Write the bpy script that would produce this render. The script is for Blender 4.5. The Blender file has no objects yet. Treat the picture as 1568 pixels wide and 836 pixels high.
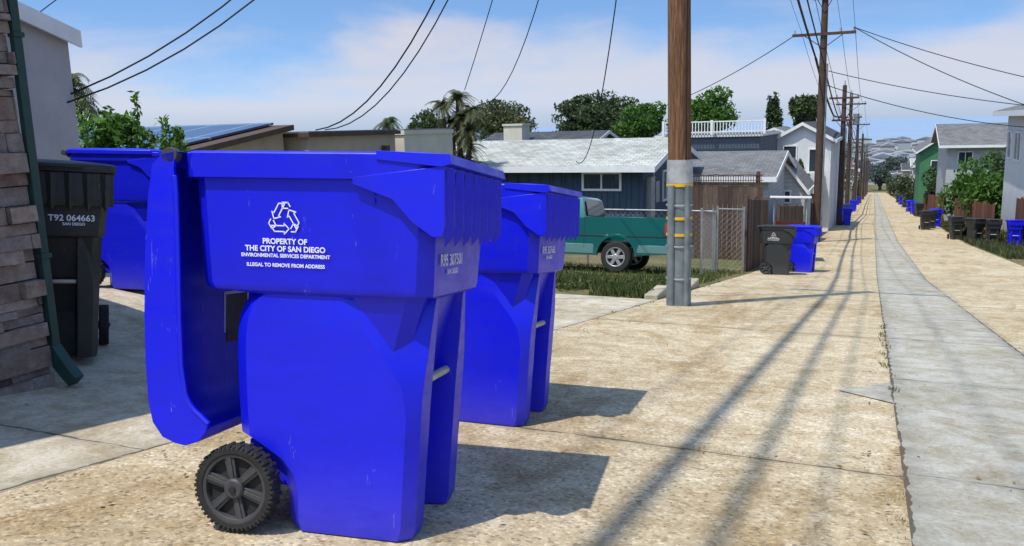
import bpy, math, random
import numpy as np
from mathutils import Vector, Matrix, Euler
random.seed(7); rng=np.random.default_rng(7)
R=random.random
def U(a,b): return a+(b-a)*R()
scene=bpy.context.scene; COL=bpy.context.collection
# World axes: +Y runs down the alley, +X across it, camera stands at the origin (eye height).
# ------------------------------------------------------------------ terrain
KP=[(-60,7.0),(0,-.915),(20,-3.55),(42,-5.7),(100,-10),(320,-26),(480,-34),(760,-23),(1200,-60),(1700,-95),(9000,-95)]
def zs(s):
    for (a,b),(c,d) in zip(KP,KP[1:]):
        if s<=c: return b+(d-b)*(s-a)/(c-a)
    return -95
def ss(a,b,x):
    t=min(1,max(0,(x-a)/(b-a))); return t*t*(3-2*t)
def gz(c,s):
    z=zs(s)
    z+=.36*ss(-3.7,-6.0,c)*(1-ss(6,10,s))
    z+=1.6*ss(5.4,9.5,c)*ss(38,48,s)*(1-ss(85,100,s))
    return z
def slope(c,s):
    return (gz(c,s+.3)-gz(c,s-.3))/.6
# ------------------------------------------------------------------ node helpers
class NT:
    def __init__(s,name):
        s.m=bpy.data.materials.new(name); s.m.use_nodes=True; s.t=s.m.node_tree
        s.b=s.t.nodes['Principled BSDF']; s.tc=s.t.nodes.new('ShaderNodeTexCoord')
    def n(s,typ,**k):
        x=s.t.nodes.new(typ)
        for a,v in k.items(): setattr(x,a,v)
        return x
    def l(s,a,b): s.t.links.new(a,b)
    def setin(s,node,i,v):
        if isinstance(v,bpy.types.NodeSocket): s.l(v,node.inputs[i])
        else: node.inputs[i].default_value=v
    def noise(s,scale,detail=4,rough=.6,vec=None,dist=0):
        x=s.n('ShaderNodeTexNoise'); x.inputs['Scale'].default_value=scale; x.inputs['Detail'].default_value=detail
        x.inputs['Roughness'].default_value=rough; x.inputs['Distortion'].default_value=dist
        s.l(vec if vec is not None else s.tc.outputs['Object'],x.inputs['Vector']); return x.outputs['Fac']
    def map(s,sc,rot=(0,0,0)):
        x=s.n('ShaderNodeMapping'); x.inputs['Scale'].default_value=sc; x.inputs['Rotation'].default_value=rot
        s.l(s.tc.outputs['Object'],x.inputs['Vector']); return x.outputs['Vector']
    def math(s,op,a,b=0.0,c=0.0,clamp=False):
        x=s.n('ShaderNodeMath',operation=op,use_clamp=clamp)
        s.setin(x,0,a); s.setin(x,1,b); s.setin(x,2,c); return x.outputs[0]
    def ramp(s,fac,stops):
        x=s.n('ShaderNodeValToRGB'); e=x.color_ramp.elements
        while len(e)<len(stops): e.new(.5)
        for el,(p,c) in zip(e,stops):
            el.position=p; el.color=(*c,1) if len(c)==3 else c
        s.l(fac,x.inputs[0]); return x.outputs['Color']
    def mix(s,f,a,b,mode='MIX'):
        x=s.n('ShaderNodeMix',data_type='RGBA',blend_type=mode)
        def st(i,v):
            if isinstance(v,bpy.types.NodeSocket): s.l(v,x.inputs[i])
            elif isinstance(v,(int,float)): x.inputs[i].default_value=v
            else: x.inputs[i].default_value=(*v,1)
        st(0,f); st(6,a); st(7,b); return x.outputs[2]
    def bump(s,h,strength=.3,dist=.02,prev=None):
        x=s.n('ShaderNodeBump'); x.inputs['Strength'].default_value=strength; x.inputs['Distance'].default_value=dist
        s.l(h,x.inputs['Height'])
        if prev is not None: s.l(prev,x.inputs['Normal'])
        s.l(x.outputs[0],s.b.inputs['Normal']); return x.outputs[0]
    def color(s,c): 
        if isinstance(c,bpy.types.NodeSocket): s.l(c,s.b.inputs['Base Color'])
        else: s.b.inputs['Base Color'].default_value=(*c,1)
    def set(s,rough=.8,metal=0,spec=.3):
        s.b.inputs['Roughness'].default_value=rough; s.b.inputs['Metallic'].default_value=metal
        s.b.inputs['Specular IOR Level'].default_value=spec
    def island(s):
        x=s.n('ShaderNodeNewGeometry'); return x.outputs['Random Per Island']
def mul(c,k): return tuple(min(1,a*k) for a in c)
def simple(name,col,rough=.8,var=.25,scale=4,bump=.15,bscale=60,metal=0,spec=.3,island=0,bd=.01):
    m=NT(name); m.set(rough,metal,spec)
    c=m.mix(m.ramp(m.noise(scale,4),[(.3,(0,0,0)),(.7,(1,1,1))]),mul(col,1-var),mul(col,1+var*.6))
    if island:
        c=m.mix(1.0,c,m.ramp(m.island(),[(0,(1-island,)*3),(1,(1+island*.5,)*3)]),'MULTIPLY')
    m.color(c)
    if bump: m.bump(m.noise(bscale,2),bump,bd)
    return m.m
def leafmat(name,dark,light):
    m=NT(name); m.set(.55,0,.3)
    c=m.ramp(m.island(),[(0,dark),(.55,tuple((a+b)/2 for a,b in zip(dark,light))),(1,light)])
    c2=m.mix(m.ramp(m.noise(.9,2),[(.35,(0,0,0)),(.65,(1,1,1))]),mul(dark,.9),c)
    m.color(c2)
    tr=m.n('ShaderNodeBsdfTranslucent'); m.l(c,tr.inputs['Color'])
    mx=m.n('ShaderNodeMixShader'); mx.inputs[0].default_value=.3
    m.l(m.b.outputs[0],mx.inputs[1]); m.l(tr.outputs[0],mx.inputs[2])
    m.l(mx.outputs[0],m.t.nodes['Material Output'].inputs['Surface'])
    return m.m
# ------------------------------------------------------------------ mesh builder
class MB:
    def __init__(s): s.v=[]; s.f=[]; s.m=[]; s.sm=[]
    def add(s,vs,fs,mat=0,M=None,sm=False):
        o=len(s.v)
        s.v+= [tuple(M@Vector(p)) for p in vs] if M is not None else [tuple(p) for p in vs]
        for f in fs: s.f.append(tuple(i+o for i in f)); s.m.append(mat); s.sm.append(sm)
    def box(s,x0,x1,y0,y1,z0,z1,mat=0,M=None):
        s.add([(x0,y0,z0),(x1,y0,z0),(x1,y1,z0),(x0,y1,z0),(x0,y0,z1),(x1,y0,z1),(x1,y1,z1),(x0,y1,z1)],
              [(0,3,2,1),(4,5,6,7),(0,1,5,4),(1,2,6,5),(2,3,7,6),(3,0,4,7)],mat,M)
    def prism(s,poly,ax,a0,a1,mat=0,M=None,sm=False):
        n=len(poly)
        f=(lambda a,p:(a,p[0],p[1])) if ax=='x' else ((lambda a,p:(p[0],a,p[1])) if ax=='y' else (lambda a,p:(p[0],p[1],a)))
        vs=[f(a0,p) for p in poly]+[f(a1,p) for p in poly]
        s.add(vs,[tuple(range(n))[::-1],tuple(range(n,2*n))]+[(i,(i+1)%n,n+(i+1)%n,n+i) for i in range(n)],mat,M,sm)
    def rings(s,rings,mat=0,cap0=True,cap1=True,M=None,sm=True):
        n=len(rings[0]); vs=[p for r in rings for p in r]; fs=[]
        for k in range(len(rings)-1):
            for i in range(n):
                j=(i+1)%n; fs.append((k*n+i,k*n+j,(k+1)*n+j,(k+1)*n+i))
        if cap0: fs.append(tuple(range(n))[::-1])
        if cap1: fs.append(tuple(range((len(rings)-1)*n,len(rings)*n)))
        s.add(vs,fs,mat,M,sm)
    def tube(s,pts,rad,n=8,mat=0,M=None,cap=True):
        pts=[Vector(p) for p in pts]; rs=[]
        for i,p in enumerate(pts):
            d=(pts[min(i+1,len(pts)-1)]-pts[max(i-1,0)]).normalized()
            up=Vector((0,0,1)) if abs(d.z)<.9 else Vector((1,0,0))
            a=d.cross(up).normalized(); b=d.cross(a)
            r=rad[i] if isinstance(rad,(list,tuple)) else rad
            rs.append([tuple(p+a*r*math.cos(t)+b*r*math.sin(t)) for t in [2*math.pi*k/n for k in range(n)]])
        s.rings(rs,mat,cap,cap,M)
    def lathe(s,prof,c,ax='y',n=28,mat=0,M=None,cap=True):
        rs=[]
        for r,h in prof:
            ring=[]
            for k in range(n):
                t=2*math.pi*k/n
                if ax=='y': ring.append((c[0]+r*math.cos(t),c[1]+h,c[2]+r*math.sin(t)))
                elif ax=='x': ring.append((c[0]+h,c[1]+r*math.cos(t),c[2]+r*math.sin(t)))
                else: ring.append((c[0]+r*math.cos(t),c[1]+r*math.sin(t),c[2]+h))
            rs.append(ring)
        s.rings(rs,mat,cap,cap,M)
    def quads(s,P,mat=0):
        o=len(s.v); n=len(P)
        s.v+=[tuple(x) for x in P.reshape(-1,3)]
        s.f+=[(o+4*i,o+4*i+1,o+4*i+2,o+4*i+3) for i in range(n)]; s.m+=[mat]*n; s.sm+=[False]*n
    def mesh(s,name,mats,ang=35):
        me=bpy.data.meshes.new(name); me.from_pydata(s.v,[],s.f)
        for m in mats: me.materials.append(m)
        me.polygons.foreach_set('material_index',s.m); me.polygons.foreach_set('use_smooth',s.sm)
        me.update(); me.set_sharp_from_angle(angle=math.radians(ang)); return me
    def obj(s,name,mats,ang=35,bevel=0,M=None):
        ob=bpy.data.objects.new(name,s.mesh(name,mats,ang)); COL.objects.link(ob)
        if M is not None: ob.matrix_world=M
        if bevel:
            b=ob.modifiers.new('b','BEVEL'); b.width=bevel; b.segments=2; b.limit_method='ANGLE'; b.angle_limit=math.radians(28)
        return ob
def ground_matrix(c,s,head,anchor=(0,0)):
    """stand an object on the slope: heading (deg) about up, tilted to the ground"""
    T=Matrix.Rotation(math.atan(slope(c,s)),4,'X')
    Rm=T@Matrix.Rotation(math.radians(head),4,'Z')
    p=Vector((c,s,gz(c,s)+.010))-(Rm@Vector((anchor[0],anchor[1],0)))
    return Matrix.Translation(p)@Rm
# ------------------------------------------------------------------ materials
def concrete(name,c1,c2,joint_s=None,edge=None,agg=1.0,cracks=(),stain=.8):
    m=NT(name); m.set(.9,0,.2)
    big=m.noise(.5,4,.65)
    c=m.mix(m.ramp(big,[(.38,(0,0,0)),(.62,(1,1,1))]),c1,c2)
    med=m.noise(4.5,6,.80,dist=.4)
    c=m.mix(m.ramp(med,[(.38,(1,1,1)),(.58,(0,0,0))]),c,m.mix(1.0,c,(.72,.66,.56),'MULTIPLY'))
    c=m.mix(m.ramp(med,[(.55,(0,0,0)),(.68,(.7*agg,)*3)]),c,m.mix(1.0,c,(1.18,1.2,1.24),'MULTIPLY'))
    st=m.noise(.8,6,.78,vec=m.map((1.6,.4,1)),dist=1.0)
    c=m.mix(m.ramp(st,[(.50,(0,0,0)),(.64,(stain,)*3)]),c,m.mix(1.0,c,(.70,.60,.46),'MULTIPLY'))
    v=m.n('ShaderNodeTexVoronoi'); v.inputs['Scale'].default_value=85; m.l(m.tc.outputs['Object'],v.inputs['Vector'])
    sx=m.n('ShaderNodeSeparateColor'); m.l(v.outputs['Color'],sx.inputs[0])
    peb=m.ramp(sx.outputs[0],[(.0,(1-.55*agg,)*3),(.22,(1-.04*agg,)*3),(.75,(1,)*3),(1,(1+.45*agg,)*3)])
    c=m.mix(1.0,c,peb,'MULTIPLY')
    pits=m.noise(30,5,.82)
    c=m.mix(m.ramp(pits,[(.575,(0,0,0)),(.66,(.72*agg,)*3)]),c,mul(c1,.34))
    sep=m.n('ShaderNodeSeparateXYZ'); m.l(m.tc.outputs['Object'],sep.inputs[0])
    wn=m.noise(2.5,4,.7)
    wob=m.math('MULTIPLY_ADD',wn,.07,-.035)
    wv=m.ramp(m.noise(7,3),[(.35,(.3,)*3),(.65,(1.5,)*3)])
    mask=None
    if joint_s:
        per,off,wd=joint_s
        y=m.math('SUBTRACT',m.math('ADD',sep.outputs['Y'],wob),off)
        q=m.math('DIVIDE',y,per); q=m.math('SUBTRACT',q,m.math('ROUND',q)); q=m.math('MULTIPLY',m.math('ABSOLUTE',q),per)
        # dirt collects in a soft band around each joint
        c=m.mix(m.math('MULTIPLY',m.ramp(q,[(0,(.55,)*3),(.09,(0,0,0))]),wv),c,mul(c1,.55))
        mask=m.math('LESS_THAN',q,m.math('MULTIPLY',wv,wd))
    if edge:
        for e in edge:
            q=m.math('ABSOLUTE',m.math('SUBTRACT',m.math('ADD',sep.outputs['X'],wob),e))
            k=m.math('LESS_THAN',q,m.math('MULTIPLY',wv,.009))
            c=m.mix(m.math('MULTIPLY',m.ramp(q,[(0,(.6,)*3),(.12,(0,0,0))]),wv),c,mul(c1,.58))
            mask=k if mask is None else m.math('MAXIMUM',mask,k)
    for (a,b,d) in cracks:
        q=m.math('ADD',m.math('MULTIPLY',sep.outputs['X'],a),m.math('MULTIPLY_ADD',sep.outputs['Y'],b,-d))
        q=m.math('ABSOLUTE',m.math('ADD',q,m.math('MULTIPLY_ADD',big,1.6,-.8)))
        mask=m.math('MAXIMUM',mask,m.math('LESS_THAN',q,m.math('MULTIPLY',wv,.003)))
    if mask is not None: c=m.mix(m.math('MULTIPLY',mask,.82),c,(.07,.055,.035))
    m.color(c)
    h=m.math('ADD',m.math('MULTIPLY',v.outputs['Distance'],-.4),m.math('MULTIPLY',pits,-1.4))
    if mask is not None: h=m.math('SUBTRACT',h,m.math('MULTIPLY',mask,2.0))
    m.bump(h,.5*agg+.1,.008)
    return m.m
m_alley=concrete('alley_aggregate',(.49,.405,.27),(.59,.50,.35),(4.6,3.27,.009),None,.85,((.25,1,6.2),))
m_swale=concrete('swale_concrete',(.385,.37,.315),(.46,.445,.385),(2.3,3.3,.005),(.155,1.145),.35,(),.5)
m_drive=concrete('driveway_concrete',(.49,.44,.34),(.57,.52,.42),(3.1,2.2,.007),(-2.56,),.35,(),.55)
m_ground=NT('dry_ground'); m_ground.set(1,0,.1)
c=m_ground.mix(m_ground.ramp(m_ground.noise(.35,5,.7),[(.4,(0,0,0)),(.6,(1,1,1))]),(.23,.18,.10),(.11,.13,.05))
c=m_ground.mix(m_ground.ramp(m_ground.noise(9,4,.7),[(.35,(0,0,0)),(.65,(1,1,1))]),c,m_ground.mix(1.0,c,(.6,.6,.55),'MULTIPLY'))
m_ground.color(c); m_ground=m_ground.m
m_sea=simple('sea_water_hazed',(.24,.33,.45),.7,.06,.002,0)  # water colour lightened to paint in the distance haze
def plastic(name,col,rough=.38,dust=.16):
    m=NT(name); m.set(rough,0,.45)
    sc=m.noise(7,6,.75,vec=m.map((1,1,3)))
    c=m.mix(m.ramp(sc,[(.35,(0,0,0)),(.7,(1,1,1))]),mul(col,.84),col)
    scuff=m.noise(24,6,.8,vec=m.map((1,1,.3)),dist=1.5)
    c=m.mix(m.ramp(scuff,[(.66,(0,0,0)),(.80,(.26,)*3)]),c,tuple(a*.6+dust for a in col))
    s2=m.noise(13,2,.5,vec=m.map((1.6,1.6,.5),(0,.5,0)),dist=.3)
    fine=m.noise(90,3,.7,vec=m.map((2.5,2.5,.25),(0,.35,0)))
    k=m.math('MULTIPLY',m.math('GREATER_THAN',s2,.67),m.math('GREATER_THAN',fine,.61))
    c=m.mix(m.math('MULTIPLY',k,.28),c,tuple(a*.4+.35 for a in col))
    sep=m.n('ShaderNodeSeparateXYZ'); m.l(m.tc.outputs['Object'],sep.inputs[0])
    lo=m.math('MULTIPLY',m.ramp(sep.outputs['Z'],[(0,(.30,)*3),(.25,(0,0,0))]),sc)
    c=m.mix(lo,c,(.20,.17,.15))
    m.color(c)
    m.l(m.ramp(sc,[(.3,(rough+.14,)*3),(.7,(rough-.05,)*3)]),m.b.inputs['Roughness'])
    m.bump(m.noise(9,3,.6),.12,.006); return m.m
m_blue=plastic('blue_plastic',(.005,.010,.74),.35)
m_black=plastic('black_plastic',(.026,.028,.028),.45,.10)
m_rubber=simple('wheel_rubber',(.026,.026,.026),.75,.3,20,.2,120)
m_hub=simple('wheel_hub_plastic',(.058,.058,.062),.5,.2,20,.1,120)
m_steel=simple('galvanised_steel',(.42,.43,.43),.45,.25,12,.05,80,metal=.7)
m_bar=simple('cart_lift_bar',(.55,.50,.38),.5,.3,20,.1,80,metal=.3)
m_ink=simple('white_ink',(.82,.82,.84),.6,.05,20,0)
m_inkd=simple('worn_white_ink',(.66,.68,.82),.7,.3,40,0)
# ------------------------------------------------------------------ sheets
CL=sorted(set([-2500,-1200,-600,-300,-150,-80,-50,-30,-20,-14,-12,-10,-9,-8,-7,-6.4,-6.0,-5.6,-5.2,-4.9,-4.5,-4.2,-3.9,-3.6,-3.3,-3.05,-2.8,-2.55,-2.0,.15,1.15,3.9,5.4,6.2,7,7.8,8.6,9.5,12,20,30,50,80,150,300,600,1200,2500]))
SL=sorted(set([-60,-40,-20,-10,-6]+[i*1.0 for i in range(-5,20)]+[10.6,20,24,28,34,38,40,42,44,46,48,55,65,75,85,90,95,100,120,160,200,260,320,420,480,550,650,760,900,1200,1500,1700]))
def sheet(name,c0,c1,s0,s1,dz,mat):
    cs=[c for c in CL if c0<=c<=c1]; sl=[s for s in SL if s0<=s<=s1]
    mb=MB(); n=len(cs)
    vs=[(c,s,gz(c,s)+dz) for s in sl for c in cs]
    fs=[(j*n+i,j*n+i+1,(j+1)*n+i+1,(j+1)*n+i) for j in range(len(sl)-1) for i in range(n-1)]
    mb.add(vs,fs,0); return mb.obj(name,[mat])
sheet('ground',-2500,2500,-60,1700,0,m_ground)
sheet('alley_pavement',-2.55,3.9,-6,320,.006,m_alley)
sheet('drainage_swale',.15,1.15,-6,320,.012,m_swale)
sheet('driveway',-14,-2.55,-6,10.6,.007,m_drive)
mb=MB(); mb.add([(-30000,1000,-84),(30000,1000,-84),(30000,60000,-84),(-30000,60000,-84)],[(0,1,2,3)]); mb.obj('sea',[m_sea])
mb=MB()
pp=[(-.14,5.0),(.15,5.45),(.15,4.75)]
mb.add([(c,s,gz(c,s)+.012) for c,s in pp],[(0,2,1)]); mb.obj('concrete_patch',[m_swale])
m_kerb=simple('kerb_concrete',(.42,.37,.27),.9,.3,6,.4,50)
mb=MB()
for s in np.arange(10.7,13.0,.75):
    z=gz(-2.62,s+.35); mb.box(-2.78,-2.60,s,s+.7,z-.2,z+.11,0)
mb.obj('concrete_kerb',[m_kerb],bevel=.02)
# ------------------------------------------------------------------ carts
def cring(z,x0,x1,hw,cx,cy,rec):
    h=[(x0,-hw+.045),(x0+.045,-hw),(x1-cx,-hw),(x1,-hw+cy),(x1,-.125),(x1-rec,-.11)]
    r=h+[(x,-y) for x,y in h[::-1]]
    return [(x,y,z) for x,y in r]
KX=1.14
def sx_(x): return .583+(x-.583)*KX
def cart_mesh(name,body,lid,opened):
    mb=MB()
    prof=[
     (0,.240,.570,.222,.03,.03,.10),(.03,.232,.580,.228,.03,.03,.10),(.12,.228,.583,.230,.03,.03,.10),(.17,.215,.585,.231,.03,.03,.10),(.21,.185,.586,.232,.03,.03,.10),
     (.25,.130,.588,.233,.03,.03,.10),(.27,.096,.589,.234,.03,.03,.10),(.36,.090,.592,.237,.03,.03,.10),(.44,.088,.596,.240,.045,.035,.10),
     (.50,.087,.600,.243,.080,.048,.10),(.56,.088,.603,.246,.125,.064,.10),(.62,.095,.606,.249,.170,.080,.10),(.66,.110,.608,.251,.200,.092,.10),(.685,.135,.610,.252,.22,.100,.03),(.69,.145,.610,.252,.225,.102,.0),
     (.70,.012,.622,.262,.035,.035,.0),(.72,.004,.625,.267,.035,.035,.0),(.85,.0,.630,.278,.035,.035,.0),(1.015,-.005,.636,.292,.035,.035,.0),
     (1.018,-.028,.648,.308,.05,.05,.0),(1.085,-.030,.653,.312,.05,.05,.0),(1.092,-.022,.645,.306,.05,.05,.0),(1.092,.004,.622,.282,.035,.035,.0),
     (.75,.020,.610,.255,.035,.035,.0),(.72,.15,.600,.24,.035,.035,.0),(.1,.26,.45,.2,.03,.03,.0)]
    mb.rings([cring(*p) for p in prof],0)
    mb.prism([(.44,1.004),(.44,1.022),(.666,1.055),(.670,.895),(.664,.868),(.640,.868),(.59,.905),(.54,.965)],'y',-.311,.311,0)
    for k in range(7):
        y=-.27+.09*k
        mb.add([(.668,y-.028,1.05),(.682,y,1.05),(.668,y+.028,1.05),(.666,y-.024,.88),(.683,y,.872),(.666,y+.024,.88),(.660,y,.838)],
               [(0,3,4,1),(1,4,5,2),(3,6,4),(4,6,5)],0)
    mb.prism([(.50,1.070),(.50,1.094),(.678,1.086),(.684,1.060),(.660,1.052)],'y',-.316,.316,0)
    for y in (-.25,.21):
        mb.prism([(.0,1.03),(-.065,1.05),(-.075,1.085),(-.02,1.09)],'y',y,y+.04,0)
    mb.tube([(-.058,-.30,1.072),(-.058,.30,1.072)],.015,10,0)
    for y in (-.318,.29): mb.tube([(-.045,y,1.078),(-.045,y+.028,1.078)],.022,12,4)
    mb.tube([(.565,-.12,.44),(.565,.12,.44)],.013,10,5)
    for z in (.955,.975): mb.box(.485,.492,-.2945,-.284,z,z+.012,1)
    mb.box(.12,.26,-.19,.19,.12,.25,0)
    if opened:
        out=[(-.030,1.088),(-.064,1.082),(-.092,1.05),(-.103,.97),(-.108,.88),(-.112,.78),(-.113,.62),(-.109,.48),(-.101,.37),(-.088,.31),(-.060,.27),(-.025,.255),(.005,.250),(.040,.264),(.062,.295)]
        inn=[(-.030,1.05),(-.032,1.04),(-.030,1.02),(-.026,.97),(-.023,.88),(-.020,.78),(-.016,.62),(-.010,.48),(.002,.40),(.012,.375),(.024,.358),(.034,.348),(.044,.340),(.054,.330),(.068,.318)]
        t=[(x+.012,z) if i<10 else (x+.006,z+.012) for i,(x,z) in enumerate(out)]
        mb.prism(out+t[::-1],'y',-.31,.31,1,sm=True)
        for y0,y1 in ((-.318,-.306),(.306,.318)): mb.prism(out+inn[::-1],'y',y0,y1,1,sm=True)
        for y in (-.315,.315): mb.tube([(x,y,z) for x,z in inn[2:]],.008,6,1)
        mb.prism([(-.108,.40),(-.122,.44),(-.124,.86),(-.105,.92)],'y',-.22,.22,1)
    else:
        def lr(z,i): 
            x0,x1,hw=-.06+i,.675-i,.318-i
            r=.06
            return [(x0,-hw+r,z),(x0+r,-hw,z),(x1-r,-hw,z),(x1,-hw+r,z),(x1,hw-r,z),(x1-r,hw,z),(x0+r,hw,z),(x0,hw-r,z)]
        mb.rings([lr(1.075,.004),lr(1.07,-.008),lr(1.10,-.008),lr(1.11,.01),lr(1.118,.06),lr(1.128,.14),lr(1.128,.24)],1)
        mb.box(.66,.70,-.16,.16,1.08,1.10,1)
    mb.v=[(sx_(x),y,z) for x,y,z in mb.v]
    wx=.060
    mb.tube([(wx,-.27,.128),(wx,.27,.128)],.012,8,4)
    for sy in (-1,1):
        yc=sy*.262
        mb.lathe([(.096,-.022),(.102,-.028),(.116,-.028),(.124,-.020),(.124,.020),(.116,.028),(.102,.028),(.096,.022),(.096,-.022)],(wx,yc,.128),'y',44,3,cap=False)
        mb.lathe([(.097,-.006),(.097,.006)],(wx,yc,.128),'y',28,3)  # dark disc behind the spokes, paints the shade of the recessed hub
        mb.lathe([(.099,-.025),(.090,-.023),(.088,-.008),(.088,.008),(.090,.023),(.099,.025)],(wx,yc,.128),'y',36,4,cap=False)
        mb.lathe([(.024,-.032),(.030,-.026),(.030,.026),(.024,.032)],(wx,yc,.128),'y',18,4)
        mb.lathe([(.010,-.038),(.011,.038)],(wx,yc,.128),'y',10,3)
        for k in range(6):
            M=Matrix.Translation((wx,yc,.128))@Matrix.Rotation(2*math.pi*k/6+.3,4,'Y')
            mb.prism([(.020,-.012),(.093,-.016),(.093,.016),(.020,.012)],'y',-.019,.019,4,M)
            mb.prism([(.022,-.005),(.090,-.007),(.090,.007),(.022,.005)],'y',-.023,.023,4,M)
        for k in range(52):
            M=Matrix.Translation((wx,yc,.128))@Matrix.Rotation(2*math.pi*k/52,4,'Y')
            a=0 if k%2 else -.026
            mb.box(.121,.1265,a-.001,a+.027,-.0050,.0050,3,M)
            mb.box(.114,.1235,-.0290 if sy<0 else .022,-.022 if sy<0 else .0290,-.0036,.0036,3,M)
    return mb.mesh(name,[body,lid,m_steel,m_rubber,m_hub,m_bar],32)
CM={}
def cart(name,c,s,head,color='blue',opened=False,anchor=(.30,0)):
    k=(color,opened)
    if k not in CM:
        b=m_blue if color=='blue' else m_black
        CM[k]=cart_mesh(color+'_cart',b,b,opened)
    ob=bpy.data.objects.new(name,CM[k]); COL.objects.link(ob)
    ob.matrix_world=ground_matrix(c,s,head,anchor=anchor)
    b=ob.modifiers.new('b','BEVEL'); b.width=.007; b.segments=2; b.limit_method='ANGLE'; b.angle_limit=math.radians(30)
    return ob
def text(par,name,body,size,loc,rot,mat,off=.0):
    cu=bpy.data.curves.new(name,'FONT'); cu.body=body; cu.size=size; cu.align_x='CENTER'; cu.align_y='CENTER'; cu.offset=off
    cu.materials.append(mat); o=bpy.data.objects.new(name,cu); COL.objects.link(o); o.parent=par; o.location=loc; o.rotation_euler=rot
    return o
TX=.208
def side_label(ob,mat=None):
    mat=mat or m_ink
    tl=math.atan((.292-.267)/.295); rx=math.radians(90)+tl
    def y(z): return -(.267+.0847*(z-.72))-.0045
    L=[("PROPERTY OF",.0215,.842),("THE CITY OF SAN DIEGO",.0215,.821),("ENVIRONMENTAL SERVICES DEPARTMENT",.0142,.802),("ILLEGAL TO REMOVE FROM ADDRESS",.0142,.775)]
    for i,(t,sz,z) in enumerate(L): text(ob,'label_line',t,sz,(TX,y(z),z),(rx,0,0),mat,sz*.03)
    mb=MB()
    for k in range(3):
        M=Matrix.Translation((TX,y(.905),.905))@Matrix.Rotation(tl,4,'X')@Matrix.Rotation(2*math.pi*k/3,4,'Y')@Matrix.Scale(1.12,4)
        def stroke(p,q,w=.0030):
            d=Vector((q[0]-p[0],q[1]-p[1])); n=Vector((-d.y,d.x)).normalized()*w/2; e=d.normalized()*w/2
            vs=[(p[0]+n.x-e.x,0,p[1]+n.y-e.y),(q[0]+n.x+e.x,0,q[1]+n.y+e.y),(q[0]-n.x+e.x,0,q[1]-n.y+e.y),(p[0]-n.x-e.x,0,p[1]-n.y-e.y)]
            mb.add(vs,[(0,1,2,3)],0,M)
        P=[(-.036,-.0165),(-.027,-.031),(.000,-.031),(.000,-.037),(.013,-.0240),(.000,-.011),(.000,-.0165),(-.036,-.0165)]
        for p,q in zip(P,P[1:]): stroke(p,q)
        P=[(.019,-.031),(.030,-.031),(.038,-.0175),(.0255,-.0105),(.018,-.0225)]
        for p,q in zip(P,P[1:]): stroke(p,q)
    o=mb.obj('recycling_symbol',[mat]); o.parent=ob
def front_label(ob,code,mat,y=-.14,z=.775,size=.036):
    text(ob,'serial_number',code,size,(.6395,y,z),(math.radians(90),0,math.radians(90)),mat,.0010)
    text(ob,'serial_subline','SAN DIEGO',size*.45,(.6390,y+.01,z-.033),(math.radians(90),0,math.radians(90)),mat,.0006)
def XD(X,D): return (.915*X-.4035*D,.4035*X+.915*D)
c1=cart('recycling_cart',*XD(-.300,2.155),11,'blue',True,(.583,-.228)); side_label(c1); front_label(c1,'R95 307501',m_inkd,-.09,.80,.046)
mb=MB(); xs=sx_(-.100)
mb.box(xs,xs+.002,.07,.22,.48,.66,0); mb.box(xs+.001,xs+.004,.08,.21,.49,.65,1); o=mb.obj('lid_sticker',[m_ink,m_black]); o.parent=c1
c2=cart('recycling_cart',*XD(.035,3.54),6,'blue',True,(.583,-.228)); side_label(c2); front_label(c2,'R95 307665',m_inkd,-.09,.80,.046)
cc=cart('trash_cart',*XD(-2.74,4.78),-40,'black',False); front_label(cc,'T92 064663',m_ink,0.10,.80,.048)
cart('recycling_cart',*XD(-3.12,6.75),14,'blue',False)
cart('trash_cart',*XD(-2.05,5.9),12,'black',False)
t=cart('trash_cart',-1.98,19.5,8,'black',False); side_label(t)
cart('recycling_cart',-1.54,20.9,-8,'blue',False)
for a in [(4.35,42.9,-60,'black'),(5.0,42.2,-95,'black'),(5.65,40.9,-90,'blue'),(3.75,45.2,-80,'black'),(2.9,54.5,-80,'black'),(3.3,56.5,-80,'black'),(3.7,59,-80,'blue'),(3.4,92,-80,'blue'),(3.5,95,-80,'blue'),(3.6,78,-80,'black'),(3.6,80,-80,'black'),(3.5,84,-80,'blue'),
   (-1.6,58,0,'blue'),(-1.7,60.5,0,'blue'),(-1.8,63,0,'black'),(-1.9,68,0,'black'),(-1.9,72,0,'blue'),(-1.9,90,0,'blue'),(-1.9,93,0,'black'),(-2,120,0,'blue'),(3.5,110,-80,'black'),(3.5,125,-80,'blue'),(3.5,140,-80,'black')]:
    cart('trash_cart' if a[3]=='black' else 'recycling_cart',*a)
# ------------------------------------------------------------------ stone garage at left
m_stone=NT('stacked_stone'); m_stone.set(.9,0,.2)
c=m_stone.ramp(m_stone.island(),[(0,(.20,.145,.12)),(.3,(.37,.275,.22)),(.55,(.30,.265,.245)),(.8,(.46,.36,.29)),(1,(.24,.17,.14))])
c=m_stone.mix(m_stone.ramp(m_stone.noise(16,5,.7),[(.35,(0,0,0)),(.65,(1,1,1))]),m_stone.mix(1.0,c,(.6,.57,.55),'MULTIPLY'),c)
m_stone.color(c); m_stone.bump(m_stone.noise(30,5,.7),.8,.02); m_stone=m_stone.m
m_green=simple('green_painted_metal',(.022,.065,.055),.45,.2,10,.05,50)
m_stuc=simple('grey_stucco',(.42,.41,.41),.95,.1,3,.5,120,bd=.01)
m_white=simple('white_paint',(.76,.76,.75),.6,.08,5,.05,60)
mb=MB()
mb.box(-9.5,-3.96,-8,2.82,-2,1.70,1)
z=-1.9
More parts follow.
